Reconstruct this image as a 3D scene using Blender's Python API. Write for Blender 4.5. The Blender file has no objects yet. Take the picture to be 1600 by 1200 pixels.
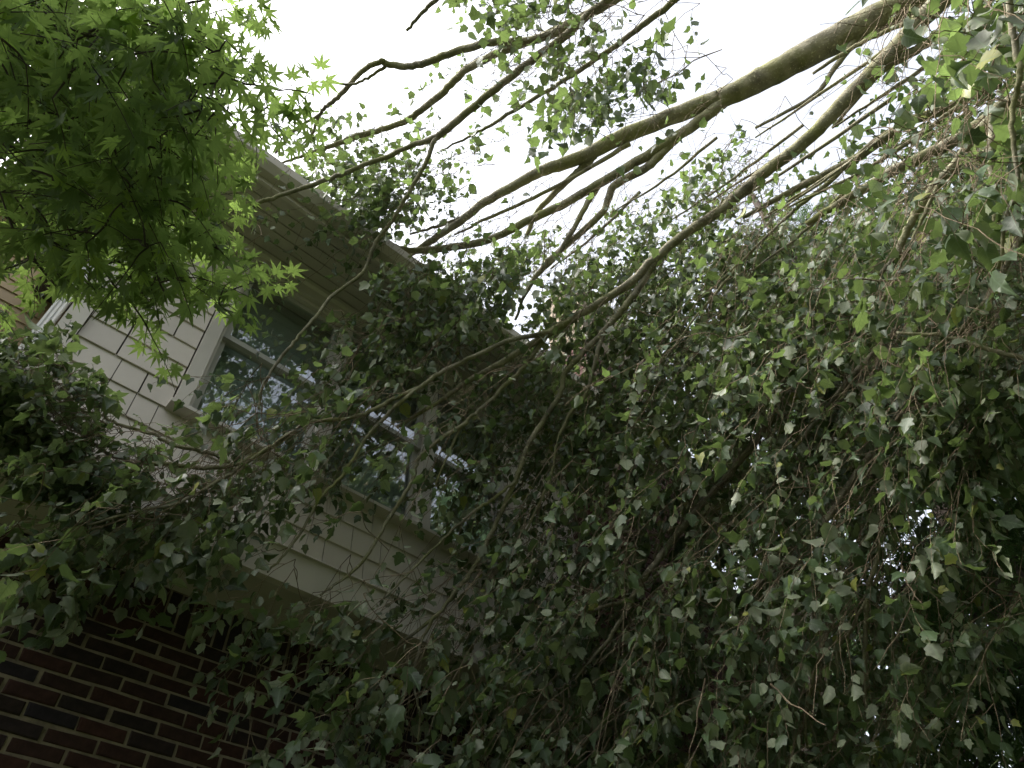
import bpy, math, random
import numpy as np
from mathutils import Matrix, Vector

random.seed(7)
rng = np.random.default_rng(11)
scene = bpy.context.scene
COL = scene.collection

# ------------------------------------------------------------------ camera
F = 1128.0                                  # focal length in pixels of a 1600 px wide picture
def _n(v): v = np.asarray(v, float); return v / np.linalg.norm(v)
UPC = _n((-60, -946, F))                    # world up, wall direction and depth, in camera axes (right, down, forward)
XC = np.array((1826, 1230, F)); XC = _n(XC - UPC * XC.dot(UPC))
YC = np.cross(UPC, XC)
R = np.stack([XC, YC, UPC])                 # camera -> world
EYE = np.array((0.0, 0.0, 1.6))
cd = bpy.data.cameras.new('camera'); cam = bpy.data.objects.new('camera', cd); COL.objects.link(cam)
cd.sensor_width = 36.0; cd.lens = F / 1600 * 36.0; cd.clip_start = 0.05; cd.clip_end = 3000
right, down, fwd = R[:, 0], R[:, 1], R[:, 2]
cam.matrix_world = Matrix(((right[0], -down[0], -fwd[0], EYE[0]),
                           (right[1], -down[1], -fwd[1], EYE[1]),
                           (right[2], -down[2], -fwd[2], EYE[2]), (0, 0, 0, 1)))
scene.camera = cam

# ------------------------------------------------------------------ sky, sun, exposure
SUN_EL, SUN_AZ = math.radians(52), math.radians(302)     # azimuth clockwise from +Y
w = bpy.data.worlds.new('World'); scene.world = w; w.use_nodes = True
nt = w.node_tree; nt.nodes.clear()
sky = nt.nodes.new('ShaderNodeTexSky'); sky.sky_type = 'NISHITA'; sky.sun_disc = False
sky.sun_elevation = SUN_EL; sky.sun_rotation = SUN_AZ; sky.air_density = 1.0; sky.dust_density = 6.0; sky.ozone_density = 1.0
hs = nt.nodes.new('ShaderNodeHueSaturation'); hs.inputs['Saturation'].default_value = 0.34
bg = nt.nodes.new('ShaderNodeBackground'); bg.inputs['Strength'].default_value = 0.15
wo = nt.nodes.new('ShaderNodeOutputWorld')
nt.links.new(sky.outputs[0], hs.inputs['Color']); nt.links.new(hs.outputs[0], bg.inputs['Color']); nt.links.new(bg.outputs[0], wo.inputs[0])
sl = bpy.data.lights.new('sun', 'SUN'); sl.energy = 1.4; sl.angle = math.radians(14); sl.color = (1.0, 0.96, 0.88)
so = bpy.data.objects.new('sun', sl); COL.objects.link(so)
sd = Vector((math.sin(SUN_AZ) * math.cos(SUN_EL), math.cos(SUN_AZ) * math.cos(SUN_EL), math.sin(SUN_EL)))
so.rotation_euler = sd.to_track_quat('Z', 'Y').to_euler(); so.location = (0, -4, 20)
vs = scene.view_settings; vs.view_transform = 'Standard'; vs.look = 'None'; vs.gamma = 1.0; vs.exposure = 1.95; vs.use_curve_mapping = False
scene.cycles.use_denoising = True
scene.cycles.max_bounces = 8; scene.cycles.diffuse_bounces = 4; scene.cycles.glossy_bounces = 3
scene.cycles.transmission_bounces = 5; scene.cycles.transparent_max_bounces = 8

# ------------------------------------------------------------------ helpers
def ray(px, py):
    d = R @ np.array((px - 800.0, py - 600.0, F)); return d / np.linalg.norm(d)
def P(px, py, dist): return EYE + ray(px, py) * dist
def project(pts):
    c = (np.asarray(pts) - EYE) @ R
    z = np.maximum(c[:, 2], 1e-3)
    return np.stack([c[:, 0] / z * F + 800, c[:, 1] / z * F + 600, np.where(c[:, 2] > 0.1, c[:, 2], -1)], 1)
def tag(o, label=None, cat=None, group=None, kind=None):
    if label: o['label'] = label
    if cat: o['category'] = cat
    if group: o['group'] = group
    if kind: o['kind'] = kind
    return o
def empty(name, loc=(0, 0, 0)):
    o = bpy.data.objects.new(name, None); o.location = loc; COL.objects.link(o); return o
def link(name, me, parent=None):
    o = bpy.data.objects.new(name, me); COL.objects.link(o)
    if parent is not None:
        o.parent = parent; o.matrix_parent_inverse = parent_inv(parent)
    return o
_inv = {}
def parent_inv(p):
    if p.name not in _inv:
        m = Matrix.Identity(4); q = p
        while q is not None:
            m = q.matrix_basis @ m if q.parent is None else q.matrix_parent_inverse @ q.matrix_basis @ m
            q = q.parent
        _inv[p.name] = m.inverted()
    return _inv[p.name]
def mesh_np(name, V, Fc, mat, smooth=False, local=None):
    """Fc: list of (k, n) index arrays, one per polygon size"""
    me = bpy.data.meshes.new(name)
    V = np.ascontiguousarray(V, np.float32)
    loops = np.concatenate([f.reshape(-1) for f in Fc]).astype(np.int32)
    tot = np.concatenate([np.full(len(f), f.shape[1], np.int32) for f in Fc])
    start = np.concatenate([[0], np.cumsum(tot)[:-1]]).astype(np.int32)
    me.vertices.add(len(V)); me.vertices.foreach_set('co', V.reshape(-1))
    me.loops.add(len(loops)); me.loops.foreach_set('vertex_index', loops)
    me.polygons.add(len(tot)); me.polygons.foreach_set('loop_start', start); me.polygons.foreach_set('loop_total', tot)
    if smooth: me.polygons.foreach_set('use_smooth', np.ones(len(tot), bool))
    me.update(calc_edges=True)
    if local is not None:
        at = me.attributes.new('leaf', 'FLOAT_VECTOR', 'POINT'); at.data.foreach_set('vector', np.ascontiguousarray(local, np.float32).reshape(-1))
    me.materials.append(mat); return me
class MB:
    def __init__(s): s.v = []; s.f = []
    def box(s, a, b):
        n = len(s.v); (x0, y0, z0), (x1, y1, z1) = a, b
        s.v += [(x0, y0, z0), (x1, y0, z0), (x1, y1, z0), (x0, y1, z0), (x0, y0, z1), (x1, y0, z1), (x1, y1, z1), (x0, y1, z1)]
        for q in ((0, 3, 2, 1), (4, 5, 6, 7), (0, 1, 5, 4), (1, 2, 6, 5), (2, 3, 7, 6), (3, 0, 4, 7)): s.f.append(tuple(n + i for i in q))
        return s
    def prism(s, poly, x0, x1):
        """poly: (y, z) outline extruded along x"""
        n = len(s.v); k = len(poly)
        s.v += [(x0, y, z) for y, z in poly] + [(x1, y, z) for y, z in poly]
        s.f.append(tuple(n + i for i in range(k))); s.f.append(tuple(n + k + i for i in reversed(range(k))))
        for i in range(k):
            j = (i + 1) % k; s.f.append((n + i, n + k + i, n + k + j, n + j))
        return s
    def mesh(s, name, mat):
        me = bpy.data.meshes.new(name); me.from_pydata(s.v, [], s.f); me.materials.append(mat)
        import bmesh
        b = bmesh.new(); b.from_mesh(me); bmesh.ops.recalc_face_normals(b, faces=b.faces); b.to_mesh(me); b.free()
        return me
    def build(s, name, mat, parent=None): return link(name, s.mesh(name, mat), parent)

# ------------------------------------------------------------------ materials
class N:
    def __init__(s, name):
        s.m = bpy.data.materials.new(name); s.m.use_nodes = True; s.t = s.m.node_tree; s.t.nodes.clear()
        s.out = s.t.nodes.new('ShaderNodeOutputMaterial')
    def add(s, t, **kw):
        n = s.t.nodes.new('ShaderNode' + t)
        for k, v in kw.items():
            if hasattr(n, k) and not k[0].isupper(): setattr(n, k, v)
        return n
    def l(s, a, b): s.t.links.new(a, b)
    def noise(s, scale, detail=4, coord='Object', rough=.55, stretch=None):
        tc = s.add('TexCoord'); n = s.add('TexNoise'); n.inputs['Scale'].default_value = scale; n.inputs['Detail'].default_value = detail; n.inputs['Roughness'].default_value = rough
        if stretch:
            mp = s.add('Mapping'); mp.inputs['Scale'].default_value = stretch; s.l(tc.outputs[coord], mp.inputs[0]); s.l(mp.outputs[0], n.inputs['Vector'])
        else: s.l(tc.outputs[coord], n.inputs['Vector'])
        return n
    def ramp(s, fac, stops, interp='LINEAR'):
        r = s.add('ValToRGB'); r.color_ramp.interpolation = interp
        e = r.color_ramp.elements
        while len(e) < len(stops): e.new(0.5)
        for i, (p, c) in enumerate(stops): e[i].position = p; e[i].color = (*c, 1)
        s.l(fac, r.inputs[0]); return r
    def mix(s, a, b, fac, blend='MIX'):
        m = s.add('MixRGB'); m.blend_type = blend
        for src, i in ((fac, 0), (a, 1), (b, 2)):
            if hasattr(src, 'is_linked'): s.l(src, m.inputs[i])
            elif i == 0: m.inputs[0].default_value = src
            else: m.inputs[i].default_value = (*src, 1)
        return m
    def bsdf(s, col, rough=.7, spec=.3, bump=None, bstr=.3, bdist=.01):
        b = s.add('BsdfPrincipled')
        if hasattr(col, 'is_linked'): s.l(col, b.inputs['Base Color'])
        else: b.inputs['Base Color'].default_value = (*col, 1)
        b.inputs['Roughness'].default_value = rough; b.inputs['Specular IOR Level'].default_value = spec
        if bump is not None:
            bp = s.add('Bump'); bp.inputs['Strength'].default_value = bstr; bp.inputs['Distance'].default_value = bdist
            s.l(bump, bp.inputs['Height']); s.l(bp.outputs[0], b.inputs['Normal'])
        return b
    def done(s, sh): s.l(sh, s.out.inputs[0]); return s.m

def paint(name, col, vary=.08, rough=.6, obj_var=.06, dirt=.25):
    n = N(name); a = n.noise(2.2, 5, 'Object'); f = n.noise(60, 3, 'Object', stretch=(1, 1, .12))
    oi = n.add('ObjectInfo')
    dark = tuple(c * (1 - vary * 2) for c in col); lite = tuple(min(1, c * (1 + vary)) for c in col)
    base = n.ramp(a.outputs[0], [(.3, dark), (.7, lite)])
    ov = n.ramp(oi.outputs['Random'], [(0, (1 - obj_var,) * 3), (1, (1 + obj_var * .6,) * 3)])
    m = n.mix(base.outputs[0], ov.outputs[0], 1.0, 'MULTIPLY')
    g = n.noise(1.1, 6, 'Object', stretch=(2.5, 2.5, .7)); gr = n.ramp(g.outputs[0], [(.5, (0, 0, 0)), (.78, (1, 1, 1))])
    gm = n.add('Math'); gm.operation = 'MULTIPLY'; gm.inputs[1].default_value = dirt; n.l(gr.outputs[0], gm.inputs[0])
    m2 = n.mix(m.outputs[0], (.16, .16, .11), gm.outputs[0])
    return n.done(n.bsdf(m2.outputs[0], rough, .3, f.outputs[0], .25, .003).outputs[0])

def bark(name, dark, lite, moss, moss_amt=.5):
    n = N(name); a = n.noise(9, 6, 'Object'); b = n.noise(55, 4, 'Object'); g = n.noise(3.5, 5, 'Object')
    base = n.ramp(a.outputs[0], [(.3, dark), (.72, lite)])
    lich = n.ramp(b.outputs[0], [(.58, (0, 0, 0)), (.72, (1, 1, 1))])
    m1 = n.mix(base.outputs[0], tuple(min(1, c * 1.7) for c in lite), lich.outputs[0]); 
    mr = n.ramp(g.outputs[0], [(.42, (0, 0, 0)), (.68, (moss_amt,) * 3)])
    m2 = n.mix(m1.outputs[0], moss, mr.outputs[0])
    return n.done(n.bsdf(m2.outputs[0], .9, .15, b.outputs[0], .6, .012).outputs[0])

def leafmat(name, top, under, trans, tfac=.35, rough=.45, spec=.35, vary=.45, yellow=(.2, .22, .03), yfrac=.06, veins=.6):
    n = N(name); geo = n.add('NewGeometry'); oi = n.add('ObjectInfo')
    ad = n.add('Math'); ad.operation = 'ADD'; n.l(geo.outputs['Random Per Island'], ad.inputs[0]); n.l(oi.outputs['Random'], ad.inputs[1])
    fr = n.add('Math'); fr.operation = 'FRACT'; n.l(ad.outputs[0], fr.inputs[0])
    br = n.ramp(fr.outputs[0], [(0, (1 - vary,) * 3), (.5, (1, 1, 1)), (1, (1 + vary,) * 3)])
    c = n.mix(top, under, geo.outputs['Backfacing'])
    big = n.noise(3.5, 4, 'Object'); bigr = n.ramp(big.outputs[0], [(.3, (.7, .72, .72)), (.7, (1.25, 1.22, 1.15))])
    c2 = n.mix(c.outputs[0], br.outputs[0], 1.0, 'MULTIPLY'); c3 = n.mix(c2.outputs[0], bigr.outputs[0], 1.0, 'MULTIPLY')
    m7 = n.add('Math'); m7.operation = 'MULTIPLY'; m7.inputs[1].default_value = 7.31; n.l(fr.outputs[0], m7.inputs[0])
    f7 = n.add('Math'); f7.operation = 'FRACT'; n.l(m7.outputs[0], f7.inputs[0])
    lt = n.add('Math'); lt.operation = 'LESS_THAN'; lt.inputs[1].default_value = yfrac; n.l(f7.outputs[0], lt.inputs[0])
    c4 = n.mix(c3.outputs[0], yellow, lt.outputs[0])
    at = n.add('Attribute'); at.attribute_name = 'leaf'; sx = n.add('SeparateXYZ'); n.l(at.outputs['Vector'], sx.inputs[0])
    def mth(op, a, b=None):
        m = n.add('Math'); m.operation = op
        for q, v in ((0, a), (1, b)):
            if v is None: continue
            if hasattr(v, 'is_linked'): n.l(v, m.inputs[q])
            else: m.inputs[q].default_value = v
        return m.outputs[0]
    ax = mth('ABSOLUTE', sx.outputs[0]); rib = mth('LESS_THAN', ax, .022)
    side = mth('GREATER_THAN', mth('SINE', mth('MULTIPLY', mth('SUBTRACT', sx.outputs[1], mth('MULTIPLY', ax, .8)), 34.0)), .88)
    vein = mth('MULTIPLY', mth('MAXIMUM', rib, mth('MULTIPLY', side, .6)), veins)
    c4 = n.mix(c4.outputs[0], tuple(min(1, q * 2.6 + .03) for q in top), vein)
    b = n.bsdf(c4.outputs[0], rough, spec)
    t = n.add('BsdfTranslucent'); tm = n.mix(trans, br.outputs[0], 1.0, 'MULTIPLY'); tm = n.mix(tm.outputs[0], tuple(q * .45 for q in trans), vein); n.l(tm.outputs[0], t.inputs['Color'])
    ms = n.add('MixShader'); ms.inputs[0].default_value = tfac; n.l(b.outputs[0], ms.inputs[1]); n.l(t.outputs[0], ms.inputs[2])
    return n.done(ms.outputs[0])

def rough_mat(name, c0, c1, scale=20, rough=.9, bstr=.5):
    n = N(name); a = n.noise(scale, 6, 'Object'); b = n.noise(scale * 6, 4, 'Object')
    r = n.ramp(a.outputs[0], [(.3, c0), (.7, c1)])
    return n.done(n.bsdf(r.outputs[0], rough, .15, b.outputs[0], bstr, .01).outputs[0])
def brickmat(name, stops, scale=30):
    n = N(name); oi = n.add('ObjectInfo'); geo = n.add('NewGeometry')
    ad = n.add('Math'); ad.operation = 'ADD'; n.l(geo.outputs['Random Per Island'], ad.inputs[0]); n.l(oi.outputs['Random'], ad.inputs[1])
    fr = n.add('Math'); fr.operation = 'FRACT'; n.l(ad.outputs[0], fr.inputs[0])
    r = n.ramp(fr.outputs[0], stops); a = n.noise(scale, 5, 'Object'); b = n.noise(170, 3, 'Object')
    v = n.ramp(a.outputs[0], [(.3, (.6, .6, .62)), (.7, (1.25, 1.22, 1.2))])
    m = n.mix(r.outputs[0], v.outputs[0], 1.0, 'MULTIPLY')
    return n.done(n.bsdf(m.outputs[0], .85, .2, b.outputs[0], .5, .004).outputs[0])

M = {}
M['siding'] = paint('beige_shingle_paint', (.60, .545, .475), .08, .6, .07, .35)
M['underlay'] = rough_mat('building_paper', (.05, .043, .035), (.08, .07, .055), 10)
M['trim'] = paint('beige_trim_paint', (.57, .53, .46), .05, .5, .06, .3)
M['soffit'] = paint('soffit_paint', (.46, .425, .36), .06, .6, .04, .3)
M['white'] = paint('white_metal_paint', (.78, .77, .74), .03, .4, .02, .12)
M['tan'] = paint('tan_siding_paint', (.36, .27, .15), .08, .6, .08, .1)
M['sash'] = paint('sash_paint', (.44, .43, .38), .05, .45, .02, .2)
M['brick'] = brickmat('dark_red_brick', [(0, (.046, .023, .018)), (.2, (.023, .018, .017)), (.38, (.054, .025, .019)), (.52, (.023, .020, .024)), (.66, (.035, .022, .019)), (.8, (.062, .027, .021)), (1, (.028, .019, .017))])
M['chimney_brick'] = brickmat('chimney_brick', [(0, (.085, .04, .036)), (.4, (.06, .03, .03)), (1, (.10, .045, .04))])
M['mortar'] = rough_mat('mortar', (.15, .125, .095), (.31, .26, .195), 14)
M['roof'] = rough_mat('asphalt_roofing', (.05, .045, .042), (.10, .09, .085), 30)
M['bark'] = bark('fallen_bark', (.09, .082, .06), (.31, .29, .215), (.19, .20, .07), .8)
M['twig'] = bark('twig_bark', (.09, .065, .045), (.24, .19, .13), (.12, .12, .06), .25)
M['maple_bark'] = bark('maple_bark', (.035, .03, .026), (.075, .06, .05), (.05, .05, .03), .2)
M['leaf'] = leafmat('fallen_tree_leaf', (.046, .074, .034), (.20, .225, .155), (.19, .28, .075),   .34, .46, .38, .45, (.24, .25, .05), .02)
M['maple_leaf'] = leafmat('pointed_maple_leaf', (.042, .082, .022), (.065, .11, .04), (.27, .40, .09), .52, .5, .25, .3, (.22, .32, .03), .1)
M['far_leaf'] = leafmat('far_tree_leaf', (.028, .055, .022), (.055, .085, .04), (.07, .12, .03), .22, .5, .25)
M['cedar'] = leafmat('cedar_frond', (.035, .075, .022), (.05, .10, .03), (.08, .15, .03), .18, .6, .2, .3, (.10, .13, .03), .04)
M['ground'] = rough_mat('lawn_soil', (.025, .035, .014), (.06, .07, .03), 3)
M['room'] = rough_mat('room_wall', (.22, .26, .235), (.28, .32, .29), 2)
n = N('window_glass'); lw = n.add('Fresnel'); gb = n.add('NewGeometry'); ir = n.add('MapRange'); ir.inputs['To Min'].default_value = 1.5; ir.inputs['To Max'].default_value = 1 / 1.5
n.l(gb.outputs['Backfacing'], ir.inputs['Value']); n.l(ir.outputs[0], lw.inputs[0])      # both faces of the pane reflect alike
mu = n.add('Math'); mu.operation = 'MULTIPLY'; mu.inputs[1].default_value = 2.4; mu.use_clamp = True; n.l(lw.outputs[0], mu.inputs[0])
gl = n.add('BsdfGlossy'); gl.inputs['Roughness'].default_value = .015; gl.inputs['Color'].default_value = (.93, .94, 1, 1)
nz = n.noise(1.3, 2, 'Object'); bp = n.add('Bump'); bp.inputs['Strength'].default_value = .05; bp.inputs['Distance'].default_value = .02; n.l(nz.outputs[0], bp.inputs['Height']); n.l(bp.outputs[0], gl.inputs['Normal'])
tr = n.add('BsdfTransparent'); tr.inputs['Color'].default_value = (.93, .965, .945, 1)
ms = n.add('MixShader'); n.l(mu.outputs[0], ms.inputs[0]); n.l(tr.outputs[0], ms.inputs[1]); n.l(gl.outputs[0], ms.inputs[2])
M['glass'] = n.done(ms.outputs[0])

# ------------------------------------------------------------------ ground
g = MB(); g.v = [(-600, -600, 0), (600, -600, 0), (600, 600, 0), (-600, 600, 0)]; g.f = [(0, 1, 2, 3)]
tag(g.build('ground', M['ground']), kind='structure')

# ------------------------------------------------------------------ house
YB, YS = 3.40, 3.03            # brick face, upper wall sheathing face (trim front about 3.0)
XL, XR = -0.17, 5.3
ZF, ZT = 3.785, 6.20           # underside of the overhang, soffit of the eave
house = empty('brick_house', (1.5, YB, 0))
tag(house, 'two-storey house with beige shingled upper floor overhanging a dark red brick wall', 'house')

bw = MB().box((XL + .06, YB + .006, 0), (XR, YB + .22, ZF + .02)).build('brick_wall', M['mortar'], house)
def brick_meshes(name, L, H, D, mat, k=5):
    out = []
    for i in range(k):
        b = MB(); c = .0035
        j = lambda s=.0035: random.uniform(-s, s)
        x0, x1, z0, z1 = -L / 2, L / 2, -H / 2, H / 2
        ring0 = [(x0 + j(), 0 + c + abs(j()), z0 + j()), (x1 + j(), c + abs(j()), z0 + j()), (x1 + j(), c + abs(j()), z1 + j()), (x0 + j(), c + abs(j()), z1 + j())]
        ring1 = [(x0 + c * 1.5 + j(.001), j(.001), z0 + c * 1.5 + j(.001)), (x1 - c * 1.5, j(.001), z0 + c * 1.5), (x1 - c * 1.5, j(.001), z1 - c * 1.5), (x0 + c * 1.5, j(.001), z1 - c * 1.5)]
        ring2 = [(x, D, z) for (x, y, z) in ring0]
        b.v = ring1 + ring0 + ring2
        b.f = [(0, 1, 2, 3)] + [(q, (q + 1) % 4, 4 + (q + 1) % 4, 4 + q) for q in range(4)] + [(4 + q, 4 + (q + 1) % 4, 8 + (q + 1) % 4, 8 + q) for q in range(4)]
        out.append(b.mesh(name, mat))
    return out
BL, BH, CH = .203, .057, .0677
bms = brick_meshes('brick', BL, BH, .05, M['brick']); sms = brick_meshes('soldier_brick', BH, BL, .05, M['brick'])
cands = []
ZS = ZF - .004 - BL / 2                                  # soldier course on top
x = XL + .10
while x < XR - .05:
    cands.append(('soldier', x, ZS)); x += CH
zrow = ZS - BL / 2 - .0105 - BH / 2; r = 0
while zrow > .05:
    x = XL + .06 + BL / 2 + (0 if r % 2 else -.1065)
    while x < XR - .1:
        if x - BL / 2 > XL - .05: cands.append(('brick', x, zrow))
        x += BL + .0105
    zrow -= CH; r += 1
cp = np.array([(c[1], YB, c[2]) for c in cands]); pr = project(cp)
vis = (pr[:, 0] > -90) & (pr[:, 0] < 900) & (pr[:, 1] < 1260) & (pr[:, 1] > 700)
vi = np.where(vis)[0]
vi = set(vi[np.argsort(pr[vi, 2])][:298].tolist())
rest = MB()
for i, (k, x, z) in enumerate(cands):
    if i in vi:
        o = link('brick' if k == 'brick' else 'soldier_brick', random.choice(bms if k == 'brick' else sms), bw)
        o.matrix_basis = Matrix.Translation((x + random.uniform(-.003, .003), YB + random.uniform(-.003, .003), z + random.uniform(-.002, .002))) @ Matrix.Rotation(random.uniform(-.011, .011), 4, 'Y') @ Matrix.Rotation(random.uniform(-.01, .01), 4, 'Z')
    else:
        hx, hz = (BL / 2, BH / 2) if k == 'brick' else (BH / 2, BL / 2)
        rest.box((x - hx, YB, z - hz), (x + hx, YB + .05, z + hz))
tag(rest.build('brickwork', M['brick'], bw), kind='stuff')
# side wall returning at the left corner
MB().box((XL + .08, YB + .225, 0), (XL + .28, 9.0, ZF)).build('side_wall', M['brick'], house)

# overhang: soffit boards and skirt board
MB().box((XL - .02, YS + .004, ZF + .004), (XR, YB + .05, ZF + .03)).build('overhang_soffit', M['soffit'], house)
MB().box((XL - .03, 2.985, ZF - .012), (XR + .01, YS, ZF + .178)).build('skirt_board', M['trim'], house)
MB().prism([(2.965, ZF + .178), (YS, ZF + .178), (YS, ZF + .205), (2.972, ZF + .19)], XL - .03, XR).build('drip_cap', M['trim'], house)

# upper wall with shingles, an opening for three windows
WX0, WX1, WZ0, WZ1 = .53, 2.94, 4.53, 6.06
uw = MB()
uw.box((XL, YS, ZF + .03), (WX0, YS + .15, ZT + .1)).box((WX1, YS, ZF + .03), (XR, YS + .15, ZT + .1))
uw.box((WX0, YS, ZF + .03), (WX1, YS + .15, WZ0)).box((WX0, YS, WZ1), (WX1, YS + .15, ZT + .1))
uw = uw.build('upper_wall', M['underlay'], house)
MB().box((XL, YS + .152, ZF + .03), (XL + .15, 9.0, ZT + .1)).build('gable_side_wall', M['siding'], house)
EXPO = .172; zc = ZF + .2
shmesh = {}
def shingle(x0, x1, z0, z1):
    wq = round((x1 - x0) * 50) / 50; key = (wq, round(z1 - z0, 3))
    if key not in shmesh:
        hgt = z1 - z0
        shmesh[key] = MB().prism([(-.017, 0), (-.017 + .002, -.002 + hgt * 0), (-.005, hgt + .012), (.002, hgt + .012), (.002, 0)], -wq / 2 + .0024, wq / 2 - .0024).mesh('shingle', M['siding'])
    o = link('shingle', shmesh[key], uw)
    o.matrix_basis = Matrix.Translation(((x0 + x1) / 2, YS + random.uniform(-.0015, .001), z0 + random.uniform(-.0012, .0012)))
ci = 0
CBX = XL + .085
while zc < ZT - .04:
    z1 = min(zc + EXPO, ZT - .01)
    spans = [(CBX, 5.25)]
    if zc + .10 > WZ0 - .03 and zc < WZ1: spans = [(CBX, WX0 - .068), (WX1 + .068, 5.25)]
    for a, b in spans:
        xx = a + (0 if ci % 2 else .0)
        first = True
        while xx < b - .002:
            wd = random.choice([.12, .14, .16, .18, .2, .22, .24, .26])
            if first: wd = random.choice([.08, .14, .2, .24]); first = False
            e = xx + wd
            if b - e < .09: e = b
            e = xx + max(.04, round((e - xx) * 50) / 50) if e < b else b
            shingle(xx, e, zc, z1); xx = e
    zc += EXPO; ci += 1
MB().box((XL - .012, 2.998, ZF + .206), (CBX - .003, YS, ZT - .002)).box((XL - .012, YS, ZF + .206), (XL - .001, YS + .1, ZT - .002)).build('corner_board', M['trim'], house)

# downspout fixed round the corner
ds = MB(); zz0, zz1 = 3.7, ZT - .05
for i in range(5):
    y0 = YS + .03 + i * .022
    ds.box((XL - .085, y0, zz0), (XL - .03, y0 + .012, zz1))
ds.box((XL - .078, YS + .035, zz0), (XL - .034, YS + .125, zz1))
for i in range(3):
    x0 = XL - .085 + i * .019; ds.box((x0, YS + .018, zz0), (x0 + .011, YS + .034, zz1))
ds.build('downspout', M['white'], house)

# three double-hung windows side by side
wd = (WX1 - WX0) / 3
for i in range(3):
    a, b = WX0 + i * wd, WX0 + (i + 1) * wd
    j = .035
    fr = MB()
    fr.box((a + .001, YS - .015, WZ0), (a + j, YS + .12, WZ1)).box((b - j, YS - .015, WZ0), (b - .001, YS + .12, WZ1))
    fr.box((a + j, YS - .015, WZ1 - j), (b - j, YS + .12, WZ1)).box((a + j, YS - .015, WZ0), (b - j, YS + .12, WZ0 + j))
    win = fr.build('window', M['trim'], house)
    zm = (WZ0 + WZ1) / 2
    for (z0, z1, y) in ((zm - .02, WZ1 - j, YS + .018), (WZ0 + j, zm + .025, YS + .052)):
        s = .042; s0 = .055 if z0 < zm - .1 else .042
        q = MB().box((a + j + .001, y, z0), (a + j + s, y + .03, z1)).box((b - j - s, y, z0), (b - j - .001, y + .03, z1))
        q.box((a + j + s, y, z1 - s), (b - j - s, y + .03, z1)).box((a + j + s, y, z0), (b - j - s, y + .03, z0 + s0))
        q.build('sash', M['sash'], win)
        MB().box((a + j + s - .004, y + .013, z0 + s0 - .004), (b - j - s + .004, y + .017, z1 - s + .004)).build('pane', M['glass'], win)
    if i:
        MB().box((a - .045, 2.992, WZ0 + .003), (a + .045, YS - .017, WZ1 - .003)).build('mullion_cover', M['trim'], house)
for a, b in ((WX0 - .065, WX0 + .012), (WX1 - .012, WX1 + .065)):
    MB().box((a, 2.985, WZ0 - .01), (b, YS - .002, WZ1 + .002)).build('side_casing', M['trim'], house)
MB().box((WX0 - .115, 2.98, WZ1 + .003), (WX1 + .115, YS - .002, ZT - .03)).build('head_casing', M['trim'], house)
MB().prism([(2.945, WZ0 - .035), (2.945, WZ0 - .012), (YS - .016, WZ0 + .0), (YS - .002, WZ0 - .04)], WX0 - .085, WX1 + .085).build('window_sill', M['trim'], house)
# dim room behind the glass
rm = MB(); rm.box((WX0 - .4, 5.4, 4.0), (WX1 + .4, 5.45, 6.4)).box((WX0 - .4, YS + .3, 6.35), (WX1 + .4, 5.4, 6.4)).box((WX0 - .4, YS + .3, 4.0), (WX1 + .4, 5.4, 4.04))
rm.box((WX0 - .42, YS + .16, 4.0), (WX0 - .38, 5.4, 6.4)).box((WX1 + .38, YS + .16, 4.0), (WX1 + .42, 5.4, 6.4))
rm.build('room_lining', M['room'], house)
for i in range(3):
    a = WX0 + i * wd
    MB().box((a + .02, YS + .16, WZ0 + .02), (a + wd - .02, YS + .165, WZ1)).build('pane_tint_sheet', M['room'], house)  # sheets added behind the panes; their grey-green stands in for reflected foliage and haze

# eave: soffit boards, frieze, fascia, gutter, roof
EX0, EX1 = -.72, 5.9
yb = [2.52 + i * .0855 for i in range(6)]
so_ = MB().box((EX0, 2.50, ZT + .014), (EX1, YS - .002, ZT + .03)).build('eave_soffit', M['soffit'], house)
for i in range(6):
    MB().prism([(yb[i] + .003, ZT + .013), (yb[i] + .006, ZT), (yb[i] + .0795, ZT), (yb[i] + .0825, ZT + .013)], EX0 + .002, EX1 - .002).build('soffit_board', M['soffit'], so_)
MB().prism([(2.96, ZT - .028), (YS - .002, ZT - .09), (YS - .002, ZT - .001), (2.955, ZT - .001)], XL, XR).build('frieze_board', M['trim'], house)
MB().box((EX0 - .002, 2.49, ZT - .02), (EX1, 2.518, ZT + .17)).build('fascia_board', M['trim'], house)
MB().prism([(2.487, ZT + .02), (2.43, ZT + .02), (2.385, ZT + .07), (2.38, ZT + .15), (2.395, ZT + .15), (2.40, ZT + .075), (2.436, ZT + .034), (2.472, ZT + .034), (2.472, ZT + .15), (2.487, ZT + .15)], EX0, EX1).build('gutter', M['soffit'], house)
rf = MB().prism([(2.44, ZT + .165), (2.44, ZT + .19), (6.5, ZT + 2.3), (10.6, ZT + .19), (10.6, ZT + .165), (6.5, ZT + 2.2)], EX0 - .02, EX1 + .02).build('roof', M['roof'], house)
tag(rf, 'dark asphalt roof')
MB().prism([(YS + .01, ZT + .10), (9, ZT + .10), (6.5, ZT + 1.9), (YS + .6, ZT + .4)], XL, XL + .12).build('gable_wall', M['siding'], house)

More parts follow.
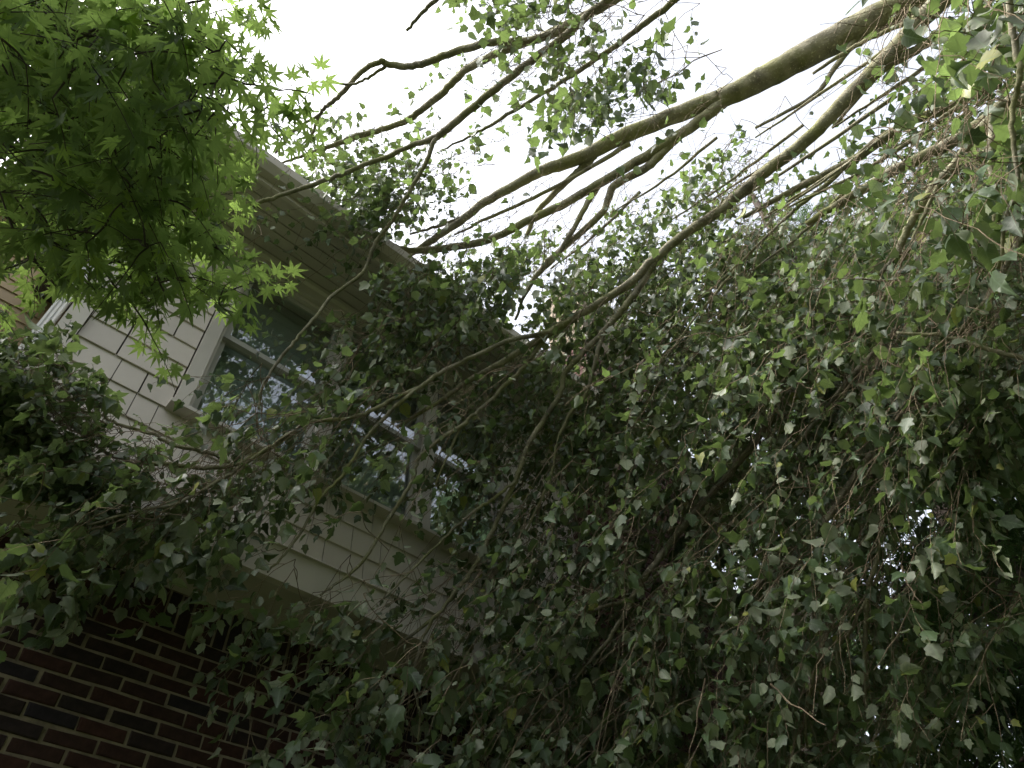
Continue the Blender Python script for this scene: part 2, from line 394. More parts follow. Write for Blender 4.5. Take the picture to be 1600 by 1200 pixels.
# chimney breast on the facade
CX0, CX1, CY = 3.62, 4.7, 2.52
ch = MB().box((CX0 + .006, CY + .006, 0), (CX1, 3.0, 8.6)).build('chimney', M['mortar'], house)
cbm = brick_meshes('chimney_brick', BL, BH, .03, M['chimney_brick'], 4)
chb = []
z = 3.4; r = 0
while z < 7.4:
    x = CX0 + BL / 2 + (0 if r % 2 else -.1065)
    while x < CX1 - .02:
        if x > CX0 + .02: chb.append((x, CY, z, 0))
        x += BL + .0105
    y = CY + BL / 2 + (-.1065 if r % 2 else 0) + .012
    while y < 2.97:
        if y > CY + .05: chb.append((CX0, y, z, 1))
        y += BL + .0105
    z += CH; r += 1
pc = project([(a, b, c) for a, b, c, d in chb]); order = sorted(range(len(chb)), key=lambda i: (pc[i, 0] - 900) ** 2 + (pc[i, 1] - 820) ** 2)
keep = set(order[:280]); rest = MB()
for i, (x, y, z, k) in enumerate(chb):
    if i in keep:
        o = link('chimney_brick', random.choice(cbm), ch)
        o.matrix_basis = Matrix.Translation((x, y + random.uniform(-.002, .002), z)) @ Matrix.Rotation(-math.pi / 2 if k else 0, 4, 'Z')
    elif k: rest.box((x, y - BL / 2, z - BH / 2), (x + .03, y + BL / 2, z + BH / 2))
    else: rest.box((x - BL / 2, y, z - BH / 2), (x + BL / 2, y + .03, z + BH / 2))
tag(rest.build('chimney_brickwork', M['chimney_brick'], ch), kind='stuff')

# neighbouring house in tan clapboard, seen past the corner
nb = empty('neighbour_house', (-2.6, 6.4, 0)); tag(nb, 'tan clapboard house showing through the maple leaves beyond the white downspout', 'house')
nw = MB().box((-6.5, 6.42, 0), (-.2, 9.5, 9.35)).build('wall', M['tan'], nb)
bm_ = MB().prism([(-.022, 0), (-.004, .17), (.012, .17), (.012, 0)], -3.15, 3.15).mesh('clapboard', M['tan'])
for i in range(34):
    o = link('clapboard', bm_, nw); o.matrix_basis = Matrix.Translation((-3.35, 6.41, 3.6 + i * .165))
MB().prism([(5.95, 9.3), (9.9, 9.3), (8.0, 10.6)], -6.9, .0).build('roof', M['roof'], nb)

# ------------------------------------------------------------------ branches
def catmull(pts, k=5):
    p = np.asarray(pts, float); p = np.vstack([2 * p[0] - p[1], p, 2 * p[-1] - p[-2]]); out = []
    for i in range(1, len(p) - 2):
        for t in np.arange(k) / k:
            out.append(.5 * ((2 * p[i]) + (p[i + 1] - p[i - 1]) * t + (2 * p[i - 1] - 5 * p[i] + 4 * p[i + 1] - p[i + 2]) * t * t + (3 * p[i] - p[i - 1] - 3 * p[i + 1] + p[i + 2]) * t ** 3))
    out.append(p[-2]); return np.array(out)
def tube(pts, rad, sides=8, rough=0.0):
    pts = np.asarray(pts, float); n = len(pts)
    t = np.gradient(pts, axis=0); t /= np.linalg.norm(t, axis=1, keepdims=True) + 1e-9
    ref = np.array((0.13, .31, .94)); u = np.cross(t, ref); u /= np.linalg.norm(u, axis=1, keepdims=True) + 1e-9; v = np.cross(t, u)
    a = np.arange(sides) / sides * 2 * math.pi
    rr = np.asarray(rad)[:, None] * np.ones((1, sides))
    if rough: rr = rr * (1 + rough * rng.normal(size=rr.shape))
    V = pts[:, None] + rr[..., None] * (np.cos(a)[None, :, None] * u[:, None] + np.sin(a)[None, :, None] * v[:, None])
    i = np.arange(n - 1)[:, None] * sides; j = np.arange(sides)[None]; k = (j + 1) % sides
    Q = np.stack([i + j, i + k, i + sides + k, i + sides + j], -1).reshape(-1, 4)
    return V.reshape(-1, 3), Q
class Tubes:
    def __init__(s): s.V = []; s.Q = []; s.n = 0
    def add(s, pts, rad, sides=4, rough=0):
        V, Q = tube(pts, rad, sides, rough); s.V.append(V); s.Q.append(Q + s.n); s.n += len(V)
    def build(s, name, mat, parent):
        if not s.V: return None
        return link(name, mesh_np(name, np.vstack(s.V), [np.vstack(s.Q)], mat, True), parent)

def limb(name, spec, mat, parent, sides=10, rough=.03, k=6):
    """spec: (px, py, distance, width in px) of points along the limb, turned into world points and real radii"""
    pts = np.array([P(a, b, c) for a, b, c, d in spec]); rad = np.array([d * (.62 if d > 20 else .66 + .36 * (20 - d) / 14 if d > 6 else 1.02) / 2 * c / F for a, b, c, d in spec])
    q = catmull(np.column_stack([pts, rad]), k)
    if rough and len(q) > 4: q[1:-1, :3] += rng.normal(size=(len(q) - 2, 3)) * np.maximum(.0025, q[1:-1, 3:] * .035)
    rr = np.maximum(q[:, 3], .0015)
    V, Q = tube(q[:, :3], rr, sides, rough)
    me = mesh_np(name, V, [Q, np.arange(len(V) - sides, len(V))[None]], mat, True)
    link(name, me, parent); return q[:, :3], rr

# ------------------------------------------------------------------ leaf shapes
def lobed_leaf(curl, fold, twist, petiole=.38, lobes=1.0):
    deep = [(.15, -.05), (.40, .10), (.33, .26), (.55, .50), (.30, .56), (.21, .78)]; oval = [(.17, -.03), (.36, .09), (.42, .26), (.42, .46), (.31, .63), (.19, .81)]
    half = [(a[0] * lobes + b[0] * (1 - lobes), a[1] * lobes + b[1] * (1 - lobes)) for a, b in zip(deep, oval)]
    mid = [(0, 0), (0, .30), (0, .60), (0, 1.06)]
    xy = mid + half + [(-a * (1 + .06), b) for a, b in half]
    T = []
    for o, flip in ((4, 0), (10, 1)):
        tr = [(0, o, 1), (o, o + 1, 1), (o + 1, o + 2, 1), (o + 2, 2, 1), (o + 2, o + 3, 2), (o + 3, o + 4, 2), (o + 4, o + 5, 2), (o + 5, 3, 2)]
        T += [t[::-1] if flip else t for t in tr]
    xy = np.array(xy, float); x, y = xy[:, 0], xy[:, 1]
    z = fold * np.abs(x) - curl * (y * .55) ** 2 * 1.4 - curl * .9 * x * x + twist * x * (y - .4)
    V = np.column_stack([x, y, z])
    b = len(V); V = np.vstack([V, [(-.012, 0, 0), (.012, 0, 0), (.010, -petiole, .05), (-.010, -petiole, .05)]])
    T += [(b, b + 2, b + 1), (b, b + 3, b + 2)]
    V[:, 1] += petiole
    return V, np.array(T)
def kite_leaf(curl, fold):
    V = np.array([(0, 0, 0), (0, .5, -.04 * curl), (0, 1, -.35 * curl), (.36, .38, fold * .36), (-.36, .38, fold * .36), (.2, .72, fold * .2 - .1 * curl), (-.2, .72, fold * .2 - .1 * curl)])
    T = np.array([(0, 3, 1), (3, 5, 1), (5, 2, 1), (0, 1, 4), (4, 1, 6), (6, 1, 2)]); return V, T
def star_leaf(droop, cup):
    ang = [0, 38, 80, 128]; ln = [1.0, .95, .78, .46]
    lob = [(a, l) for a, l in zip(ang, ln)] + [(-a, l) for a, l in zip(ang[1:], ln[1:])]; lob.sort(key=lambda q: -q[0])
    V = [(0, 0, 0)]; T = []
    def pt(a, r):
        a = math.radians(a); x, y = r * math.sin(-a), r * math.cos(a); return (x, y, -droop * r * r + cup * abs(x) * .3)
    sin_ = [lob[0][0] + 26] + [(lob[i][0] + lob[i + 1][0]) / 2 for i in range(6)] + [lob[-1][0] - 26]
    for i, (a, l) in enumerate(lob):
        s0, s1 = sin_[i], sin_[i + 1]; n0 = len(V)
        V += [pt(s0, .33), pt(a + (s0 - a) * .62, l * .5), pt(a, l), pt(a + (s1 - a) * .62, l * .5), pt(s1, .33)]
        T += [(0, n0, n0 + 1), (0, n0 + 1, n0 + 3), (n0 + 1, n0 + 2, n0 + 3), (0, n0 + 3, n0 + 4)]
    b = len(V); V += [(-.013, 0, 0), (.013, 0, 0), (.011, -.5, .05), (-.011, -.5, .05)]; T += [(b, b + 1, b + 2), (b, b + 2, b + 3)]
    V = np.array(V, float); T = np.array(T)[:, ::-1]; V[:, 1] += .5
    return V, T
LOBED = [lobed_leaf(c, f, t, .38, lb) for c, f, t, lb in ((.25, .22, .1, .95), (.7, .35, -.25, .6), (1.1, .15, .3, .45), (.45, .6, .15, .85), (.15, -.15, -.3, .7), (.9, .75, 0, .3), (1.5, .5, .4, .5), (.6, 1.1, -.2, .75), (1.2, .9, .5, .2), (.4, .3, .6, .55))]
for k_, sx in ((1, .9), (3, .85), (5, .9), (6, .8), (7, .85), (8, .75)): LOBED[k_][0][:16, 0] *= sx
KITE = [kite_leaf(c, f) for c, f in ((.3, .3), (.8, .5), (.1, .1))]
STAR = [star_leaf(d, c) for d, c in ((.25, .1), (.45, .3), (.12, -.1), (.6, .0))]

class Leaves:
    def __init__(s): s.pos = []; s.y = []; s.n = []; s.sc = []
    def add(s, p, y, n, sc): s.pos.append(p); s.y.append(y); s.n.append(n); s.sc.append(sc)
    def arrays(s):
        p = np.array(s.pos); y = np.array(s.y); n = np.array(s.n); sc = np.array(s.sc)
        y /= np.linalg.norm(y, axis=1, keepdims=True) + 1e-9
        n = n - y * (n * y).sum(1, keepdims=True); n /= np.linalg.norm(n, axis=1, keepdims=True) + 1e-9
        x = np.cross(y, n); return p, np.stack([x, y, n], -1), sc
    def build(s, parent, shapes, mat, single='leaf', mass='foliage', n_single=300, frame=True):
        p, B, sc = s.arrays(); N_ = len(p); kind = rng.integers(0, len(shapes), N_)
        c = p + B[:, :, 1] * sc[:, None] * .7; pr = project(c)
        inside = (pr[:, 0] > 15) & (pr[:, 0] < 1585) & (pr[:, 1] > 15) & (pr[:, 1] < 1185) & (pr[:, 2] > 0)
        face = np.abs(((c - EYE) / np.linalg.norm(c - EYE, axis=1, keepdims=True) * B[:, :, 2]).sum(1))
        score = np.where(inside, sc * sc * (face + .15) / np.maximum(pr[:, 2], .3) ** 2, -1)
        if n_single:                                   # spread the picked leaves over the picture: only the front-most of each small cell
            pick = []; seen = {}
            for i in np.argsort(-score):
                if score[i] <= 0 or len(pick) >= n_single: break
                key = (int(pr[i, 0] // 22), int(pr[i, 1] // 22))
                if key in seen: continue
                seen[key] = 1; pick.append(i)
            ms_ = [mesh_np(single, V, [T], mat, True, V) for V, T in shapes]
            for i in pick:
                o = link(single, ms_[kind[i]], parent)
                m = Matrix.Identity(4)
                for a in range(3):
                    for b in range(3): m[a][b] = B[i, a, b] * sc[i]
                    m[a][3] = p[i, a]
                o.matrix_basis = m
            left = np.ones(N_, bool); left[pick] = False
        else: left = np.ones(N_, bool)
        Vs, Ts, Ls, off = [], [], [], 0
        for k, (V, T) in enumerate(shapes):
            idx = np.where(left & (kind == k))[0]
            if not len(idx): continue
            W = np.einsum('nij,vj->nvi', B[idx] * sc[idx, None, None], V) + p[idx][:, None]
            Tt = T[None] + (np.arange(len(idx)) * len(V))[:, None, None] + off
            Vs.append(W.reshape(-1, 3)); Ls.append(np.tile(V, (len(idx), 1))); Ts.append(Tt.reshape(-1, 3)); off += W.shape[0] * W.shape[1]
        o = link(mass, mesh_np(mass, np.vstack(Vs), [np.vstack(Ts)], mat, True, np.vstack(Ls)), parent); tag(o, kind='stuff'); return o

def rnd(s=1.0): return rng.normal(size=3) * s
UP = np.array((0, 0, 1.0))
def twig_with_leaves(tubes, leaves, base, d, L, nleaf, size, droop=.5, flip=.3, rad=.0022, spread=.6, tip_cluster=True):
    d = d / np.linalg.norm(d); s = np.linspace(0, 1, 5)[:, None]
    pts = base + d * L * s - UP * (droop * L * .5) * s ** 2 + np.cumsum(rng.normal(size=(5, 3)) * L * .03, 0) * (s > 0)
    tubes.add(pts, np.linspace(rad, rad * .45, 5), 3)
    for i in range(nleaf):
        f = .18 + .82 * (i + rng.random() * .6) / nleaf; f = min(f, 1.0); q = f * 4; k = min(int(q), 3)
        p = pts[k] + (pts[k + 1] - pts[k]) * (q - k)
        side = np.cross(d, UP + rnd(.3)); side /= np.linalg.norm(side) + 1e-9
        side *= 1 if i % 2 else -1
        y = side * .6 + d * .45 - UP * rng.uniform(.1, 1.25) + rnd(.3)
        n = UP + rnd(spread) 
        if rng.random() < flip: n = -n
        leaves.add(p, y, n, size * rng.uniform(.5, 1.3))
    return pts

# ------------------------------------------------------------------ the fallen tree
tree = empty('fallen_tree', P(1280, 75, 6.9) * (1, 1, 0) + (2.6, -4.6, 0))
tag(tree, 'snapped broadleaf tree lying across the roof edge, its leafy crown hanging before the windows', 'tree')
SK, SR = [], []
def L_(spec, name='branch', sides=8):
    q, r = limb(name, spec, M['bark'], tree, sides, .035); SK.append(q); SR.append(r); return q
trunk_spec = [(1900, -250, 8.4, 78), (1640, -110, 7.6, 72), (1420, 5, 7.05, 66), (1280, 75, 6.8, 58), (1200, 118, 6.65, 52), (1130, 153, 6.5, 46), (1100, 163, 6.45, 40), (980, 210, 6.25, 36), (905, 247, 6.1, 33), (845, 268, 6.0, 27), (811, 286, 5.95, 24), (759, 315, 5.85, 20), (725, 341, 5.75, 17), (676, 375, 5.65, 13), (640, 398, 5.6, 8)]
L_(trunk_spec, 'trunk', 14)
L_([(1140, 150, 6.5, 30), (1100, 184, 6.35, 27), (1025, 234, 6.15, 24), (931, 290, 5.95, 22), (875, 322, 5.85, 19), (830, 342, 5.75, 17), (785, 366, 5.65, 15), (740, 381, 5.6, 14), (650, 392, 5.55, 12), (612, 383, 5.5, 7)])
L_([(1066, 207, 6.28, 14), (1036, 238, 6.15, 17), (1008, 264, 6.05, 17), (960, 290, 5.95, 15), (942, 330, 5.85, 13), (894, 375, 5.7, 11), (849, 416, 5.55, 9), (815, 470, 5.4, 5)])
L_([(930, 244, 6.16, 10), (908, 264, 6.08, 13), (885, 285, 6.0, 11), (840, 330, 5.9, 9), (822, 372, 5.8, 7)])
L_([(945, 280, 6.03, 9), (928, 300, 5.95, 11), (905, 340, 5.75, 9), (870, 400, 5.6, 8), (830, 440, 5.5, 6), (805, 500, 5.4, 4)])
# the long limb that comes down in front of the windows
B_ = [(1700, -150, 7.6, 46), (1520, -40, 6.7, 42), (1450, 20, 6.3, 38), (1394, 82, 6.05, 35), (1326, 150, 5.75, 32), (1285, 195, 5.6, 31), (1240, 236, 5.45, 29), (1187, 276, 5.3, 28), (1124, 330, 5.15, 25), (1075, 362, 5.05, 23), (1022, 405, 4.9, 21), (980, 445, 4.8, 18), (905, 492, 4.65, 16), (858, 521, 4.55, 15), (774, 572, 4.45, 11), (725, 600, 4.4, 9), (690, 625, 4.35, 7), (620, 668, 4.3, 5)]
L_(B_, sides=10)
L_([(860, 519, 4.55, 10), (800, 531, 4.4, 8), (740, 557, 4.3, 8), (687, 584, 4.2, 7.5), (657, 604, 4.15, 7), (612, 625, 4.1, 7), (575, 644, 4.05, 6.5), (537, 655, 4.0, 6), (480, 662, 3.9, 6), (412, 704, 3.75, 5.5), (352, 746, 3.6, 5), (280, 785, 3.4, 4.5), (225, 797, 3.3, 4), (139, 820, 3.15, 3)])
L_([(852, 528, 4.55, 9), (819, 572, 4.45, 7), (785, 606, 4.35, 7), (759, 632, 4.3, 6), (725, 662, 4.2, 5), (699, 711, 4.1, 4), (680, 760, 4.05, 3)])
L_([(657, 604, 4.15, 7), (612, 640, 4.05, 6.5), (575, 681, 4.0, 6), (549, 722, 3.9, 5), (530, 749, 3.85, 5), (500, 779, 3.8, 4.5), (460, 848, 3.7, 4), (418, 894, 3.6, 3)])
L_([(1022, 410, 4.9, 13), (999, 449, 4.8, 12), (976, 479, 4.7, 12), (942, 520, 4.6, 11), (912, 550, 4.55, 10), (882, 584, 4.5, 9.5), (877, 610, 4.45, 9), (860, 640, 4.4, 9), (830, 685, 4.3, 8.5), (815, 722, 4.25, 8), (800, 762, 4.2, 8), (765, 840, 4.1, 7.5), (739, 889, 4.05, 7), (705, 934, 4.0, 6.5), (679, 964, 3.95, 5.5), (600, 1024, 3.85, 3)])
L_([(942, 524, 4.6, 8), (931, 561, 4.5, 7), (916, 614, 4.45, 6), (890, 647, 4.4, 6), (871, 692, 4.35, 5), (860, 745, 4.3, 5), (822, 831, 4.2, 3)])
L_([(679, 962, 3.95, 5), (655, 1010, 3.85, 4), (648, 1070, 3.8, 3.5), (656, 1120, 3.75, 3), (650, 1190, 3.7, 2.5)])
L_([(805, 752, 4.2, 5), (770, 780, 4.1, 5), (740, 800, 4.05, 4.5), (700, 835, 4.0, 4), (650, 885, 3.9, 3.5), (600, 935, 3.8, 3)])
L_([(730, 660, 4.2, 7), (690, 685, 4.1, 6.5), (655, 715, 4.05, 6), (645, 750, 4.0, 6), (620, 790, 3.95, 6), (590, 840, 3.85, 5.5), (560, 885, 3.8, 5), (500, 930, 3.7, 3)])
L_([(1240, 610, 4.9, 14), (1180, 690, 4.6, 12), (1125, 757, 4.45, 12), (1080, 806, 4.35, 12), (1039, 859, 4.2, 11), (997, 919, 4.1, 10), (975, 960, 4.0, 7), (945, 1005, 3.9, 5), (900, 1060, 3.85, 3)])
L_([(998, 917, 4.1, 6), (985, 935, 4.05, 6), (950, 946, 4.0, 5), (900, 965, 3.95, 3)])
L_([(975, 962, 4.0, 3.5), (962, 1050, 3.95, 3.5), (950, 1120, 3.9, 3), (905, 1175, 3.85, 2.5)])
L_([(1125, 790, 4.4, 4), (1080, 815, 4.35, 4), (1020, 835, 4.3, 3), (960, 830, 4.3, 2)])
# ledge branches on the left
L_([(480, 664, 3.9, 6), (420, 700, 3.8, 6), (350, 730, 3.72, 6.5), (250, 725, 3.66, 6), (200, 720, 3.64, 5), (162, 705, 3.68, 4.5), (127, 677, 3.72, 4), (80, 640, 3.78, 3)])
L_([(360, 722, 3.74, 6), (325, 707, 3.74, 6), (275, 697, 3.74, 5.5), (240, 680, 3.76, 5), (190, 665, 3.78, 4.5), (155, 647, 3.8, 4), (125, 640, 3.8, 4), (95, 605, 3.84, 3), (40, 560, 3.9, 2.5)])
# upper limbs against the sky
V0 = [(1640, -110, 7.6, 44), (1400, -150, 6.6, 36), (1200, -110, 5.8, 30), (1060, -60, 5.3, 26)]
L_(V0, sides=10)
L_([(1060, -60, 5.3, 20), (960, 0, 5.0, 17), (905, 30, 4.95, 16), (850, 58, 5.0, 15), (800, 66, 5.05, 14), (760, 68, 5.1, 13), (700, 85, 5.2, 12), (670, 97, 5.25, 12), (632, 104, 5.3, 11), (602, 99, 5.35, 10), (597, 96, 5.35, 8), (575, 104, 5.4, 8), (555, 122, 5.5, 7.5), (535, 145, 5.55, 7), (512, 165, 5.6, 6), (500, 178, 5.65, 4.5), (490, 205, 5.7, 4), (472, 237, 5.75, 3)])
L_([(602, 104, 5.35, 5), (575, 122, 5.4, 4), (545, 132, 5.45, 3.5), (500, 128, 5.5, 2.5)])
L_([(500, 178, 5.65, 4), (460, 205, 5.7, 4), (430, 240, 5.75, 3)])
L_([(905, 30, 4.95, 16), (840, 60, 5.2, 15), (800, 74, 5.3, 15), (762, 91, 5.4, 14), (725, 112, 5.5, 13), (695, 142, 5.6, 12), (665, 166, 5.65, 11), (642, 184, 5.7, 10), (609, 199, 5.75, 9), (567, 210, 5.8, 9), (537, 221, 5.85, 8), (485, 239, 5.95, 5), (440, 255, 6.0, 3)])
L_([(1060, -60, 5.3, 16), (985, -20, 4.9, 15), (930, 15, 4.85, 14), (880, 58, 4.9, 14), (830, 95, 4.95, 13), (789, 127, 5.0, 13), (747, 161, 5.05, 13), (702, 199, 5.1, 14), (680, 215, 5.1, 12), (650, 225, 5.1, 8), (612, 242, 5.1, 7.5), (562, 261, 5.05, 7), (525, 276, 5.0, 7), (475, 293, 4.95, 6.5), (425, 310, 4.9, 6), (404, 317, 4.88, 6), (385, 335, 4.85, 5), (357, 347, 4.8, 4)])
L_([(683, 214, 5.1, 8), (676, 226, 5.05, 7), (665, 255, 5.0, 6.5), (642, 296, 4.95, 6), (612, 345, 4.9, 6), (590, 375, 4.85, 6), (575, 409, 4.8, 5.5), (563, 430, 4.75, 5.5), (520, 462, 4.65, 5.5), (494, 494, 4.55, 5.5), (462, 531, 4.45, 5), (443, 554, 4.4, 5), (424, 580, 4.35, 4.5), (409, 608, 4.3, 4), (404, 640, 4.25, 3)])
L_([(1200, -110, 5.8, 16), (1105, -45, 5.2, 12), (1055, 0, 5.0, 10), (1002, 41, 4.95, 9), (969, 67, 4.95, 8), (912, 105, 5.0, 7), (860, 139, 5.1, 6), (781, 187, 5.2, 5), (740, 210, 5.3, 4), (690, 235, 5.35, 2.5)])
L_([(730, -50, 4.6, 6), (680, 0, 4.6, 6), (653, 28, 4.6, 5), (635, 48, 4.6, 4)])
L_([(984, 225, 6.2, 8), (901, 274, 6.0, 6), (822, 315, 5.85, 5.5), (762, 341, 5.75, 5), (710, 367, 5.65, 3)])
L_([(722, 340, 5.75, 6), (690, 352, 5.7, 5), (640, 366, 5.6, 3)])
# right-hand cluster
L_([(1460, 60, 6.2, 18), (1420, 85, 6.1, 15), (1385, 105, 6.0, 14), (1360, 130, 6.0, 8), (1300, 200, 5.9, 4)])
L_([(1335, 65, 6.8, 10), (1305, 105, 6.6, 8), (1270, 150, 6.5, 6), (1180, 200, 6.4, 4)])
L_([(1440, 25, 6.4, 7), (1360, 60, 6.4, 6), (1320, 82, 6.4, 6), (1270, 115, 6.3, 4)])
L_([(1560, 130, 6.4, 22), (1480, 170, 6.2, 20), (1420, 190, 6.0, 18), (1349, 240, 5.9, 17), (1319, 258, 5.85, 16), (1270, 282, 5.8, 14), (1225, 305, 5.75, 10), (1160, 340, 5.7, 6)])
L_([(1400, 205, 6.05, 8), (1365, 222, 5.95, 9), (1334, 250, 5.8, 8), (1277, 300, 5.7, 7), (1230, 335, 5.6, 4)])
L_([(1640, 120, 5.6, 36), (1560, 175, 5.4, 30), (1500, 215, 5.3, 26), (1439, 246, 5.2, 24), (1405, 262, 5.15, 23), (1379, 277, 5.1, 20), (1319, 313, 5.05, 14), (1260, 350, 5.0, 8)], sides=10)
L_([(1640, 100, 4.4, 22), (1560, 175, 4.3, 19), (1514, 225, 4.2, 17), (1497, 253, 4.15, 17), (1472, 278, 4.1, 16), (1450, 306, 4.05, 15), (1431, 332, 4.0, 13), (1412, 372, 3.95, 11), (1396, 405, 3.9, 8), (1375, 430, 3.85, 5)])
L_([(1470, 280, 4.0, 6), (1440, 345, 3.95, 5), (1415, 400, 3.9, 4.5), (1380, 470, 3.85, 3)])
L_([(1573, -30, 2.9, 8), (1576, 0, 2.9, 8), (1585, 75, 2.85, 7.5), (1594, 112, 2.8, 7), (1585, 160, 2.8, 6), (1581, 206, 2.75, 6), (1590, 280, 2.7, 5), (1572, 350, 2.7, 5), (1560, 420, 2.7, 4)])
L_([(1640, 140, 3.9, 26), (1598, 156, 3.8, 22), (1557, 169, 3.7, 18), (1552, 200, 3.6, 12), (1548, 260, 3.5, 10), (1555, 330, 3.45, 8), (1540, 420, 3.4, 6)])
L_([(1640, 330, 4.0, 10), (1590, 380, 3.9, 8), (1560, 440, 3.8, 7), (1500, 520, 3.7, 5)])
L_([(1400, 515, 4.3, 9), (1375, 542, 4.25, 9), (1330, 588, 4.2, 8), (1290, 640, 4.15, 6), (1240, 700, 4.1, 4)])
L_([(1600, 560, 3.4, 7), (1540, 545, 3.4, 6), (1470, 525, 3.4, 5), (1400, 520, 3.4, 4)])
# long straight shoots, nearly parallel
for (x0, y0, x1, y1, dd, ww) in ((1430, 45, 1180, 215, 6.2, 6), (1400, 150, 1120, 335, 5.9, 6), (1425, 185, 1200, 335, 5.8, 7), (1500, 165, 1230, 325, 5.7, 7), (1335, 150, 1075, 335, 6.0, 5), (1255, 195, 1040, 350, 6.0, 5),
                                 (1380, 215, 1190, 345, 5.7, 5), (1460, 95, 1300, 200, 6.1, 6), (1550, 230, 1400, 320, 5.0, 7), (1120, 215, 960, 330, 6.0, 5), (1240, 330, 1090, 470, 5.2, 5), (1320, 300, 1180, 420, 5.3, 6), (1150, 420, 1040, 560, 4.9, 5), (1000, 300, 860, 420, 5.8, 5)):
    mx, my = (x0 + x1) / 2 + rng.uniform(-8, 8), (y0 + y1) / 2 + rng.uniform(-2, 10)
    L_([(x0, y0, dd, ww), (mx, my, dd - .2, ww * .8), (x1, y1, dd - .45, ww * .4)], sides=5)
# hanging shoots lower right
for sp in ([(1378, 700, 4.0, 5), (1372, 850, 3.95, 6), (1356, 930, 3.9, 6), (1352, 1010, 3.9, 6), (1354, 1130, 3.85, 4)],
           [(1372, 900, 3.9, 4), (1330, 985, 3.9, 4), (1310, 1010, 3.9, 4), (1308, 1060, 3.85, 3)],
           [(1300, 960, 3.9, 6), (1275, 1040, 3.85, 6), (1258, 1120, 3.8, 5), (1262, 1170, 3.8, 3)],
           [(1430, 620, 3.9, 6), (1330, 750, 3.9, 10), (1300, 800, 3.9, 9), (1250, 860, 3.9, 5)],
           [(1225, 880, 3.9, 4), (1195, 905, 3.85, 4), (1165, 925, 3.8, 3)]):
    L_(sp)
tp = P(1900, -250, 8.4)       # broken end of the trunk on top of its standing stump
base = np.array((tp[0] + .35, tp[1] - .5, 0))
st = catmull([(*base, .36), (*(base + (-.03, .05, 2.5)), .30), (*(base + (.05, .1, 5.2)), .27), (*(tp + (0.02, .0, -.15)), .25), (*(tp + (.1, -.12, .55)), .10)], 6)
V, Q = tube(st[:, :3], st[:, 3], 14, .03); link('stump', mesh_np('stump', V, [Q], M['bark'], True), tree)

MAP = """
000000000000000478864000000464455
000000000000000578875000000354565
000000000000101146787300022354566
000000002211221224761022223456667
000000014566665432100243334567777
000000015678876431000366333467777
000000012237863344455677667777777
000000011114788766667788888777777
000000231114789877788899999888888
200000010236789889889999999999999
640000012468865567899999999999998
970000013577776678999999999999987
997101245677787666799999999999976
899733676765456787899988899988765
379997888763146767799987788886654
002678877430035675667888888765432
456776543210134676667888877654321
355554432211224456678888777665442
122110135455554567788888777655431
000000035666655567888888777654431
000000035766655567888888777654431
000000024655555677888888777654432
000000046666556778888888877654332
000000046666667788888888887765433
"""
rows = [list(map(int, r)) for r in MAP.split()]
CTRL = [(450, 230, 6.2, .3), (450, 280, 5.2, .3), (540, 260, 6.0, .3), (600, 300, 5.6, .4), (700, 200, 5.5, .4), (900, 80, 4.2, .3), (970, 120, 4.2, .3), (800, 130, 4.7, .4), (620, 400, 5.1, .4), (500, 350, 4.85, .2),
        (450, 550, 4.25, .25), (300, 750, 3.45, .2), (350, 700, 3.6, .2), (100, 870, 3.15, .2), (60, 600, 3.72, .16), (160, 680, 3.62, .14), (50, 520, 3.8, .15), (500, 1000, 3.7, .3),
        (600, 850, 3.9, .25), (650, 650, 4.2, .3), (900, 650, 4.8, .45), (900, 1000, 4.2, .5), (700, 1150, 3.7, .3), (1200, 1000, 4.1, .7), (1200, 600, 4.9, .7), (1200, 300, 5.9, .6),
        (1400, 250, 5.0, .7), (1500, 400, 3.9, .6), (1400, 900, 3.9, .6), (1000, 350, 5.8, .45), (370, 440, 4.65, .2), (1500, 100, 4.3, .9), (1550, 700, 3.9, .6), (760, 450, 5.2, .5), (420, 1050, 3.75, .2)]
ca = np.array(CTRL)
def depth(px, py):
    w_ = 1.0 / (((ca[:, 0] - px) ** 2 + (ca[:, 1] - py) ** 2) / 1e4 + .05) ** 1.6
    return (ca[:, 2] * w_).sum() / w_.sum(), (ca[:, 3] * w_).sum() / w_.sum()
FLOW = _n(P(640, 398, 5.6) - P(1420, 5, 7.05))
seeds = []
GAPS = [(1105, 690, 40), (1130, 660, 28), (1450, 790, 26), (1475, 735, 16), (1440, 735, 14), (1275, 560, 12)]
for r_, row in enumerate(rows):
    for c_, dgt in enumerate(row[:32]):
        if not dgt: continue
        D, sp = depth(c_ * 50 + 25, r_ * 50 + 25)
        nt_ = rng.poisson((dgt / 9) ** 2.1 * 4.2 * (50 * D / F) ** 2 / .0215 * (3.6 if c_ < 5 and 9 < r_ < 15 else 1))
        for _ in range(nt_):
            px, py = c_ * 50 + rng.uniform(-6, 56), r_ * 50 + rng.uniform(-6, 56)
            if any((px - a) ** 2 + (py - b) ** 2 < c * c for a, b, c in GAPS): continue
            D, sp = depth(px, py)
            seeds.append((px, py, max(3.45 if px > 700 and py > 420 else 2.6, D + rng.normal() * sp)))
